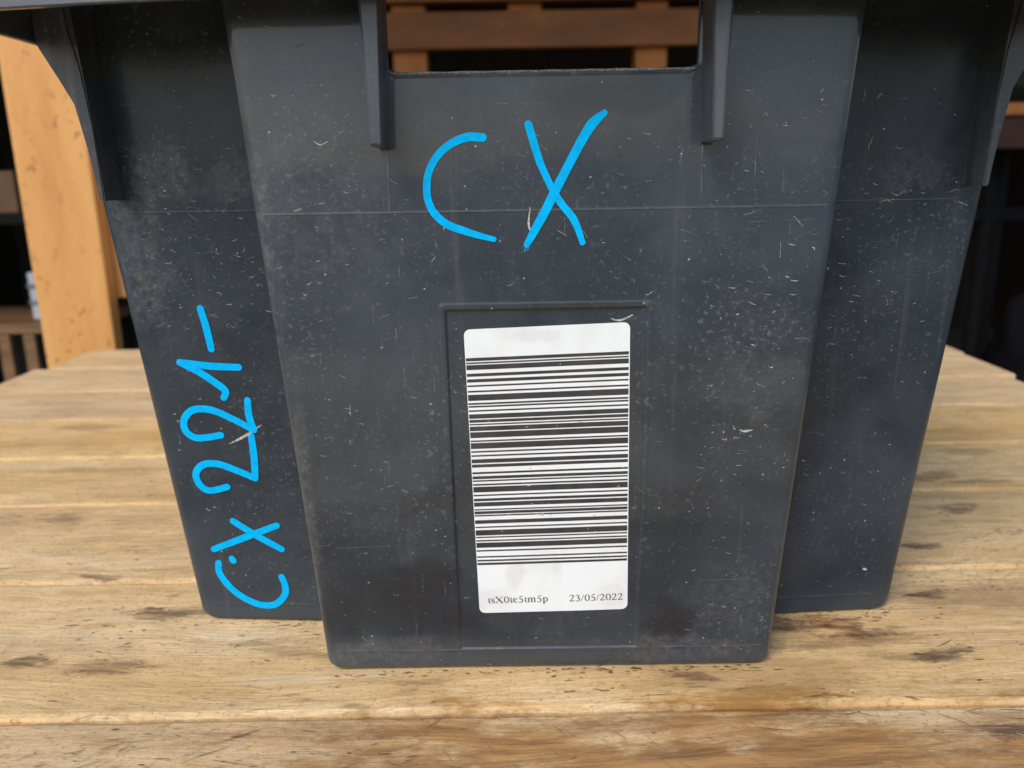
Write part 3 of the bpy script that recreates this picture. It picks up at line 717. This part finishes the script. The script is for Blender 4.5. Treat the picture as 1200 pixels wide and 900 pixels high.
side = [('marker_dash', [[(-155.8, 158.8), (-154.0, 149.7), (-152.8, 139.9)]]), ('marker_digit', [[(-140.8, 131.2), (-154.2, 131.8), (-168.5, 133.6)], [(-168.5, 133.6), (-160.0, 129.1), (-152.4, 123.6), (-148.3, 119.9), (-149.4, 116.6)]]), ('marker_digit', [[(-138.2, 115.3), (-138.3, 107.9), (-136.6, 100.8)], [(-136.6, 100.8), (-147.9, 107.0), (-156.6, 110.7), (-164.9, 110.6), (-169.7, 106.0), (-169.8, 100.3), (-165.6, 96.9), (-160.0, 96.9), (-152.9, 98.1)]]), ('marker_digit', [[(-138.2, 97.6), (-137.9, 87.1), (-138.4, 76.5)], [(-138.4, 76.5), (-147.0, 80.3), (-156.0, 83.6), (-163.5, 83.1), (-167.4, 78.2), (-165.7, 72.4), (-161.2, 69.9), (-152.6, 71.9)]]),
        ('marker_letter', [[(-151.6, 54.1), (-141.0, 46.8), (-128.8, 39.5)], [(-130.1, 52.0), (-145.9, 45.8), (-162.8, 39.0)]]), ('marker_dot', [[(-154.3, 34.0), (-153.7, 32.8)]]), ('marker_letter', [[(-161.3, 31.6), (-161.4, 26.0), (-157.3, 18.8), (-151.1, 13.0), (-142.8, 9.0), (-135.0, 9.2), (-129.7, 14.1), (-128.7, 19.3), (-130.1, 24.5)]])]
sl_ = ['blue hyphen stroke above the 1', 'blue sideways digit 1', 'upper blue sideways digit 2', 'lower blue sideways digit 2', 'small blue sideways X', 'blue dot between C and X', 'small blue sideways C']
for (nm, ls), lb in zip(side, sl_):
    strokes(nm, [wd(l, 3.2, 3.5, 3.4, 3.2) for l in ls], on_recess, MK, tote, label=lb)

# ---- sticker with barcode
QT = [(-33.4, 155.0), (33.9, 157.0), (35.2, 28.1), (-30.3, 27.0)]       # TL TR BR BL
def Q(u, v):
    a = [(1-u)*QT[0][i]+u*QT[1][i] for i in (0, 1)]; b = [(1-u)*QT[3][i]+u*QT[2][i] for i in (0, 1)]
    return tuple((1-v)*a[i]+v*b[i] for i in (0, 1))
def on_label(u, v, off):
    x, z = Q(u, v); return (x*MM, (1.3+0.35*mnoise.noise(Vector((x*0.012, z*0.012, 2.0)))+0.12*mnoise.noise(Vector((x*0.04, z*0.04, 7.0)))-T*z-off)*MM, z*MM)
V = []; Fc = []; nu, nv = 16, 30
def rc_(u, v):     # rounded corners: pull the grid in near the corners
    U_, V_ = u*66, v*129; r = 2.6
    cx = min(max(U_, r), 66-r); cz = min(max(V_, r), 129-r); dx, dz = U_-cx, V_-cz; l = math.hypot(dx, dz)
    if l > r: U_, V_ = cx+dx/l*r, cz+dz/l*r
    return U_/66, V_/129
us = [0, .008, .016, .03, .04]+[.04+.92*k/12 for k in range(1, 12)]+[.96, .97, .984, .992, 1]
vs_ = [0, .004, .008, .014, .02]+[.02+.96*k/24 for k in range(1, 24)]+[.98, .986, .992, .996, 1]
for v in vs_:
    for u in us:
        a, b = rc_(u, v); V.append(on_label(a, b, 0.12))
nU = len(us)
for j in range(len(vs_)-1):
    for i in range(nU-1): Fc.append((j*nU+i, (j+1)*nU+i, (j+1)*nU+i+1, j*nU+i+1))
stk = pyd('label_sticker', V, Fc, PAPER, tote, True); stk['label'] = 'white rectangular barcode sticker in the recessed pocket'
BARS = [0.0944, 0.1024, 0.109, 0.1115, 0.1175, 0.1311, 0.1458, 0.1533, 0.1644, 0.1725, 0.1843, 0.1873, 0.2028, 0.2059, 0.2163, 0.234, 0.2439, 0.2473, 0.2536, 0.2567, 0.2681, 0.2709, 0.282, 0.2946, 0.3009, 0.3081, 0.3149, 0.317, 0.3239, 0.3368, 0.3432, 0.3605, 0.3715, 0.3741, 0.3805, 0.398, 0.4082, 0.4111, 0.4223, 0.4252, 0.4369, 0.4478, 0.4549, 0.4629, 0.4818, 0.486, 0.4964, 0.5038, 0.5104, 0.513, 0.5235, 0.5268, 0.5337, 0.5507, 0.5616, 0.5643, 0.5757, 0.5824, 0.5893, 0.6014, 0.6133, 0.6154, 0.6215, 0.6288, 0.6346, 0.6372, 0.6535, 0.664, 0.6769, 0.6793, 0.6898, 0.7068, 0.7139, 0.7161, 0.7263, 0.7288, 0.7359, 0.7518, 0.7631, 0.7659, 0.7859, 0.7887, 0.7991, 0.8026, 0.8105, 0.8161]
V = []; Fc = []
for a, b in zip(BARS[::2], BARS[1::2]):
    c = len(V); m = 16
    for k in range(m+1):
        u = 0.004+0.99*k/m
        V.append(on_label(u, a-0.0013, 0.17)); V.append(on_label(u, b+0.0013, 0.17))
    for k in range(m): Fc.append((c+2*k, c+2*k+1, c+2*k+3, c+2*k+2))
pyd('barcode', V, Fc, INK, stk)
# serif characters as pen strokes, unit = cap height
TK, TN = 0.15, 0.06
def arcp(cx, cy, rx_, ry_, a0, a1, w0, w1, n=12):
    """pen arc: thin where it runs level, thick where it runs upright"""
    out = []
    for k in range(n+1):
        a = math.radians(a0+(a1-a0)*k/n); s = abs(math.cos(a))
        out.append((cx+rx_*math.cos(a), cy+ry_*math.sin(a), w0+(w1-w0)*s))
    return out
G = {
 't': (0.42, [[(.2, .86, .05), (.19, .2, TK)], [(.19, .22, TK), (.24, .04, .12), (.36, .06, .05), (.42, .12, .04)], [(.03, .66, .05), (.38, .66, .06)]]),
 's': (0.56, [[(.45, .55, .05), (.40, .66, .06), (.24, .69, .07), (.11, .58, .11), (.17, .43, .14), (.37, .29, .14), (.44, .15, .12), (.33, .01, .07), (.18, .01, .06), (.08, .14, .05), (.08, .2, .04)]]),
 'X': (1.08, [[(.14, .99, TK), (.88, .01, TK)], [(.88, .98, TN), (.12, .02, TN)], [(.0, .99, .045), (.32, .99, .045)], [(.72, .99, .045), (1.02, .99, .045)], [(-.0, .01, .045), (.3, .01, .045)], [(.7, .01, .045), (1.04, .01, .045)]]),
 '0': (0.76, [arcp(.37, .49, .26, .48, 0, 360, .05, .14, 24)]),
 'e': (0.66, [[(.10, .40, .05), (.52, .42, .05)], [(.53, .42, .06), (.46, .64, .07), (.30, .69, .06), (.14, .56, .12), (.10, .36, .14), (.18, .12, .13), (.34, .02, .09), (.48, .07, .06), (.58, .18, .05)]]),
 '5': (0.76, [[(.62, .97, .09), (.25, .95, .09)], [(.26, .97, .05), (.16, .62, .05)], [(.16, .60, .08), (.36, .58, .12), (.56, .40, .13), (.58, .22, .13), (.44, .03, .1), (.22, -.01, .07), (.08, .05, .1)]]),
 'm': (1.18, [[(.18, .68, TK), (.18, .02, TK)], [(.56, .55, TK), (.56, .02, TK)], [(.94, .55, TK), (.94, .02, TK)], [(.18, .55, .05), (.34, .67, .09), (.50, .66, .1), (.56, .52, TK)], [(.56, .54, .05), (.72, .67, .09), (.88, .66, .1), (.94, .52, TK)], [(.03, .64, .05), (.2, .68, .06)], [(.04, .01, .045), (.32, .01, .045)], [(.43, .01, .045), (.69, .01, .045)], [(.81, .01, .045), (1.09, .01, .045)]]),
 'p': (0.76, [[(.18, .68, TK), (.18, -.3, TK)], [(.03, .62, .05), (.2, .68, .06)], [(.04, -.31, .045), (.34, -.31, .045)], [(.18, .54, .05), (.34, .68, .08), (.52, .60, .12), (.62, .36, .14), (.52, .08, .12), (.34, .0, .08), (.18, .1, .05)]]),
 '2': (0.76, [[(.08, .72, .05), (.17, .91, .07), (.34, .97, .1), (.52, .86, .13), (.52, .66, .13), (.36, .36, .08), (.08, .05, .07)], [(.07, .05, .1), (.58, .05, .1), (.66, .2, .04)]]),
 '3': (0.76, [[(.1, .78, .05), (.2, .94, .07), (.36, .97, .09), (.5, .84, .12), (.46, .64, .1), (.28, .53, .06)], [(.28, .53, .06), (.48, .47, .11), (.56, .28, .13), (.48, .08, .11), (.28, -.01, .07), (.1, .05, .1)]]),
 '/': (0.42, [[(.0, -.03, .06), (.38, 1.0, .06)]]),
}
def text(s, u0, u1, vb, cap_mm, parent):
    tot = sum(G[c][0] for c in s); kx = (u1-u0)*66/tot; V = []; Fc = []; pen = u0*66
    for ch in s:
        aw, sts = G[ch]
        for q, st in enumerate(sts):
            pts = [(pen+x*kx, vb*129-y*cap_mm, w_*1.25*(kx+cap_mm)/2) for x, y, w_ in st]
            ribbon(V, Fc, smooth(pts, 3), lambda a, b, o: on_label(a/66, b/129, o), 0.165+0.004*q, cap=False)
        pen += aw*kx
    return pyd('printed_text', V, Fc, INKT, parent)
text('tsX0te5tm5p', 0.058, 0.468, 0.9625, 3.05, stk)
text('23/05/2022', 0.607, 0.972, 0.9635, 3.05, stk)

# ---- mould seams, the light they catch painted on as pale ribbons
def painted_seam_light(pts, surf, w_, off=0.20):
    V = []; Fc = []; rr = random.Random(len(pts)*7+int(pts[0][0]))
    P = []
    n = max(8, int(math.dist(pts[0], pts[-1])/2))
    for i in range(n+1):
        t = i/n; x = pts[0][0]+(pts[-1][0]-pts[0][0])*t; z = pts[0][1]+(pts[-1][1]-pts[0][1])*t
        P.append((x, z, w_*(0.55+0.7*abs(mnoise.noise(Vector((x*0.15, z*0.15, 1.5)))*1.6))))
    ribbon(V, Fc, P, surf, off, cap=False)
    return pyd('mould_seam', V, Fc, LINE, tote)
def fr_r(x, z, o): return on_front(x, z, o-0.0)
painted_seam_light([(-109.5, 201.8), (109.5, 201.8)], fr_r, 0.30, 0.06)
painted_seam_light([(-93, 9.4), (95, 10.2)], fr_r, 0.28, 0.10)
painted_seam_light([(-60.6, 202), (-60.2, 225.6)], fr_r, 0.36, 0.10)
painted_seam_light([(60.2, 202), (59.9, 226.0)], fr_r, 0.5, 0.10)
for s in (-1, 1):
    painted_seam_light([(s*117, 201.9), (s*182, 201.9)], on_recess, 0.28, 0.27)
    painted_seam_light([(s*108, 9.6), (s*163, 9.6)], on_recess, 0.26, 0.25)
painted_seam_light([(-104, 61), (-94, 61.5)], fr_r, 0.3, 0.10); painted_seam_light([(-92, 60), (-62, 61)], fr_r, 0.25, 0.1)
painted_seam_light([(66, 42), (86, 42.5)], fr_r, 0.25, 0.1)
painted_seam_light([(78, 196), (104, 196.5)], fr_r, 0.3, 0.1)
# lit edge of the handle opening, its brightness painted as a pale strip
V = []; Fc = []
P = [(x, 252.55+0.25*mnoise.noise(Vector((x*0.2, 0, 0))), 0.7+0.5*mnoise.noise(Vector((x*0.12, 3, 0)))) for x in [HX0+1+i*(HX1-HX0-2)/70 for i in range(71)]]
ribbon(V, Fc, P, on_front, 0.62, cap=False); pyd('painted_lit_edge', V, Fc, SC[1], tote)

bm = bmesh.new(); n_ = 60; rg = []
for i in range(n_+1):
    x = HX0+0.6+(HX1-HX0-1.2)*i/n_; y0 = fsurf(x, 252)-T*252; up = 1.6*max(0, 1-min(i, n_-i)/1.6)
    rg.append([bm.verts.new((x*MM, (y0+dy)*MM, (252.6+up*0.6+dz)*MM)) for dy, dz in ((0.1, -1.9), (-0.35, -1.3), (-0.5, -0.4), (-0.3, 0.25), (0.5, 0.5), (3.3, 0.5), (3.3, -1.0))])
for a, b in zip(rg, rg[1:]):
    for j in range(7): bm.faces.new((a[j], a[(j+1) % 7], b[(j+1) % 7], b[j]))
bm.faces.new(rg[0]); bm.faces.new(rg[-1][::-1])
from_bm('handle_edge', bm, PLR, tote)
V = []; Fc = []
for s in (-1, 1):
    for k in range(5):
        x = s*(59.0+k*0.9); ribbon(V, Fc, [(x-0.3, 225.6, .3), (x+0.4, 225.3+0.2*(k % 2), .5+0.25*(k % 3)), (x+1.1, 225.6, .3)], on_front, 0.2, cap=False)
BRD = flat('rusty_dirt', (0.06, 0.03, 0.015), 0.9)
pyd('dirt_speck', V, Fc, BRD, tote)['kind'] = 'stuff'

# ---- scuffs: hundreds of small scratches and nicks
def scuffs(name, surf, areas, sd, off=0.10, ok=lambda x, z: True):
    rr = random.Random(sd); sets = [([], []) for _ in range(4)]
    for (x0, x1, z0, z1, n, smax, kinds) in areas:
        for _ in range(n):
            x = rr.uniform(x0, x1); z = rr.uniform(z0, z1)
            if not ok(x, z): continue
            kind = rr.choice(kinds); l = smax*(0.25+0.75*rr.random()**2.2); ww = 0.11+0.24*rr.random()**2
            m = rr.random(); pts = []
            if kind == 's':        # smile shaped nick
                a0 = rr.uniform(-0.5, 0.5); cv = rr.uniform(0.02, 0.22); rg_ = [rr.uniform(.5, 1.3) for _ in range(6)]
                for k in range(6):
                    t = k/5*2-1; pts.append((x+l/2*t, z+l*cv*t*t+a0*l/2*t+rr.uniform(-.04, .04)*l, ww*1.4*(1.05-abs(t))*rg_[k]+0.04))
            elif kind == 'v':
                for k in range(5):
                    t = k/4*2-1; pts.append((x+l/2*t, z+l*0.35*abs(t)+rr.uniform(-.1, .1)*l, ww*(1.1-abs(t))+0.04))
            elif kind == 'w':      # squiggle
                a = rr.uniform(-0.6, 0.6); cx, cz = x, z
                for k in range(7):
                    pts.append((cx, cz, ww*rr.uniform(.5, 1.2))); a += rr.uniform(-1.2, 1.2); cx += math.cos(a)*l/6; cz += math.sin(a)*l/6*0.7
            elif kind == 'd':      # drag line
                a = rr.uniform(-0.5, 0.5) if rr.random() < .7 else rr.uniform(0, 3.1)
                for k in range(4): pts.append((x+math.cos(a)*l*1.5*k/3, z+math.sin(a)*l*1.5*k/3+rr.uniform(-.1, .1), ww*0.5))
            elif kind == 'u':      # upright rub
                for k in range(3): pts.append((x+rr.uniform(-.1, .1), z+l*2.2*k/2, ww*0.45))
            else:                  # dot
                q = rr.uniform(0.15, 0.38); pts = [(x-q/2, z, q*0.8), (x, z, q), (x+q/2, z, q*0.8)]
            si = 0 if m < 0.62 else (1 if m < 0.92 else 2)
            if kind == 'e': si = 3
            V, Fc = sets[si]; ribbon(V, Fc, pts, surf, off+0.01*si, cap=False)
    for (V, Fc), mt in zip(sets, SC):
        if V:
            o = pyd(name, V, Fc, mt, tote); o['kind'] = 'stuff'
def okf(x, z):
    if abs(x) > W(z)-5: return False
    if z > 246 and abs(x) < 63: return False          # the handle opening
    if z > 280: return False
    if abs(abs(x)-PX(z)) < 2.2 and z < 166: return False
    if abs(z-PZ[1]) < 3 and abs(x) < PX(z)+3: return False
    if z > 225 and 55 < abs(x) < 67: return False
    return True
def okl(x, z):      # the sticker stays nearly clean
    return okf(x, z) and not (-35 < x < 36 and 25 < z < 159)
K = 'swwwddppp'
scuffs('scuff_marks', on_front, [
    (-118, 118, 3, 288, 700, 3.0, K+'dwpu'), (62, 106, 88, 175, 420, 3.4, 'sswwdpp'), (66, 112, 176, 285, 110, 4.5, 'swwdpp'), (-115, -62, 150, 280, 300, 4.2, 'swwwdppv'), (-112, -42, 60, 200, 260, 3.4, 'swwdppp'), (60, 112, 150, 290, 120, 3.6, 'swdppp'),
    (60, 100, 5, 90, 120, 4, 'svwpp'), (-98, -42, 5, 90, 90, 4, 'ppwdu'), (-96, -42, 90, 160, 140, 4.0, 'pswu'), (15, 60, 165, 236, 60, 4.5, 'wwsdd'), (-58, 15, 165, 245, 60, 4.5, 'wwsdd'),
    (-40, 40, 5, 26, 40, 3, 'wdp'), (36, 39, 26, 160, 26, 4, 'wvsd'), (-38, -35, 26, 160, 26, 3, 'wvs'), (75, 100, 170, 215, 20, 8, 'uud')], 11, 0.10, okl)
def okr(x, z): return abs(x) < W2(z)-12 and abs(x) > W(z)+3
scuffs('scuff_marks', on_recess, [
    (-188, -112, 4, 200, 380, 3.2, K), (-188, -120, 150, 230, 380, 4.4, 'wswvdpp'), (-182, -160, 60, 215, 120, 5, 'wspu'), (-178, -125, 215, 262, 50, 4, 'wsp')], 12, 0.27, okr)
scuffs('scuff_marks', on_recess, [
    (112, 188, 4, 200, 420, 3.4, K), (122, 185, 130, 215, 220, 4.6, 'swwwdpp'), (140, 170, 190, 250, 50, 6, 'wwsp'), (122, 182, 20, 130, 110, 4.5, 'sswpp')], 13, 0.27, okr)
def ok_any(x, z): return True
V = []; Fc = []; rr = random.Random(5)
for k in range(34):
    u, v = (rr.uniform(.03, .97), rr.uniform(.12, .8)) if k > 7 else (0.43+rr.gauss(0, .03), 0.642+rr.gauss(0, .008))
    l = rr.uniform(.4, 1.8); a = rr.uniform(-.5, .5)
    ribbon(V, Fc, [(u*66, v*129, .15), (u*66+l*.5, v*129+a, rr.uniform(.2, .45)), (u*66+l, v*129, .12)], lambda p_, q_, o_: on_label(p_/66, q_/129, o_), 0.21, cap=False)
pyd('scuff_marks', V, Fc, SC[2], stk)['kind'] = 'stuff'
# a few single marks one can find in the photograph
V = []; Fc = []
ribbon(V, Fc, smooth([(-149.3, 93.8, .3), (-141.5, 97.6, 1.3), (-132.7, 103.3, .3)]), on_recess, 0.34, cap=False)  # scratch across the side digits, its glare painted in as a pale streak
ribbon(V, Fc, smooth([(157.5, 23.5, .6), (158.6, 23.2, 1.3), (159.8, 22.9, .7)]), on_recess, 0.30, cap=False)
ribbon(V, Fc, smooth([(80.0, 111, .4), (82.5, 110.4, 1.0), (85.5, 111, .3)]), on_front, 0.13, cap=False)
ribbon(V, Fc, smooth([(26, 158.6, .3), (30, 157.8, .9), (35, 160.0, .4)]), on_front, 0.13, cap=False)
ribbon(V, Fc, smooth([(-88, 229.0, .15), (-85.5, 227.6, .35), (-82.5, 228.8, .15)]), on_front, 0.13, cap=False)
ribbon(V, Fc, smooth([(-5.9, 203, .3), (-6.6, 196.5, .8), (-5.2, 192.5, .5)]), on_front, 0.11, cap=False)
o = pyd('scratch_mark', V, Fc, SC[2], tote); o['kind'] = 'stuff'  # scratches, with the painted glare streak over the side digits
V = []; Fc = []
for pts in ([(153, 205.5, .3), (156, 203.8, .8), (159.5, 206.5, .3)], [(148, 200.5, .3), (151.5, 202, .9), (154, 200.5, .3)], [(141, 223, .3), (141.6, 226, .9), (143, 229, .3)], [(137, 243, .5), (137.5, 246, .8), (137.2, 248.5, .3)], [(143, 244, .4), (144.5, 246, .9), (146, 245, .3)]):
    ribbon(V, Fc, smooth(pts), on_recess, 0.32, cap=False)
pyd('dirt_speck', V, Fc, SC[3], tote)['kind'] = 'stuff'
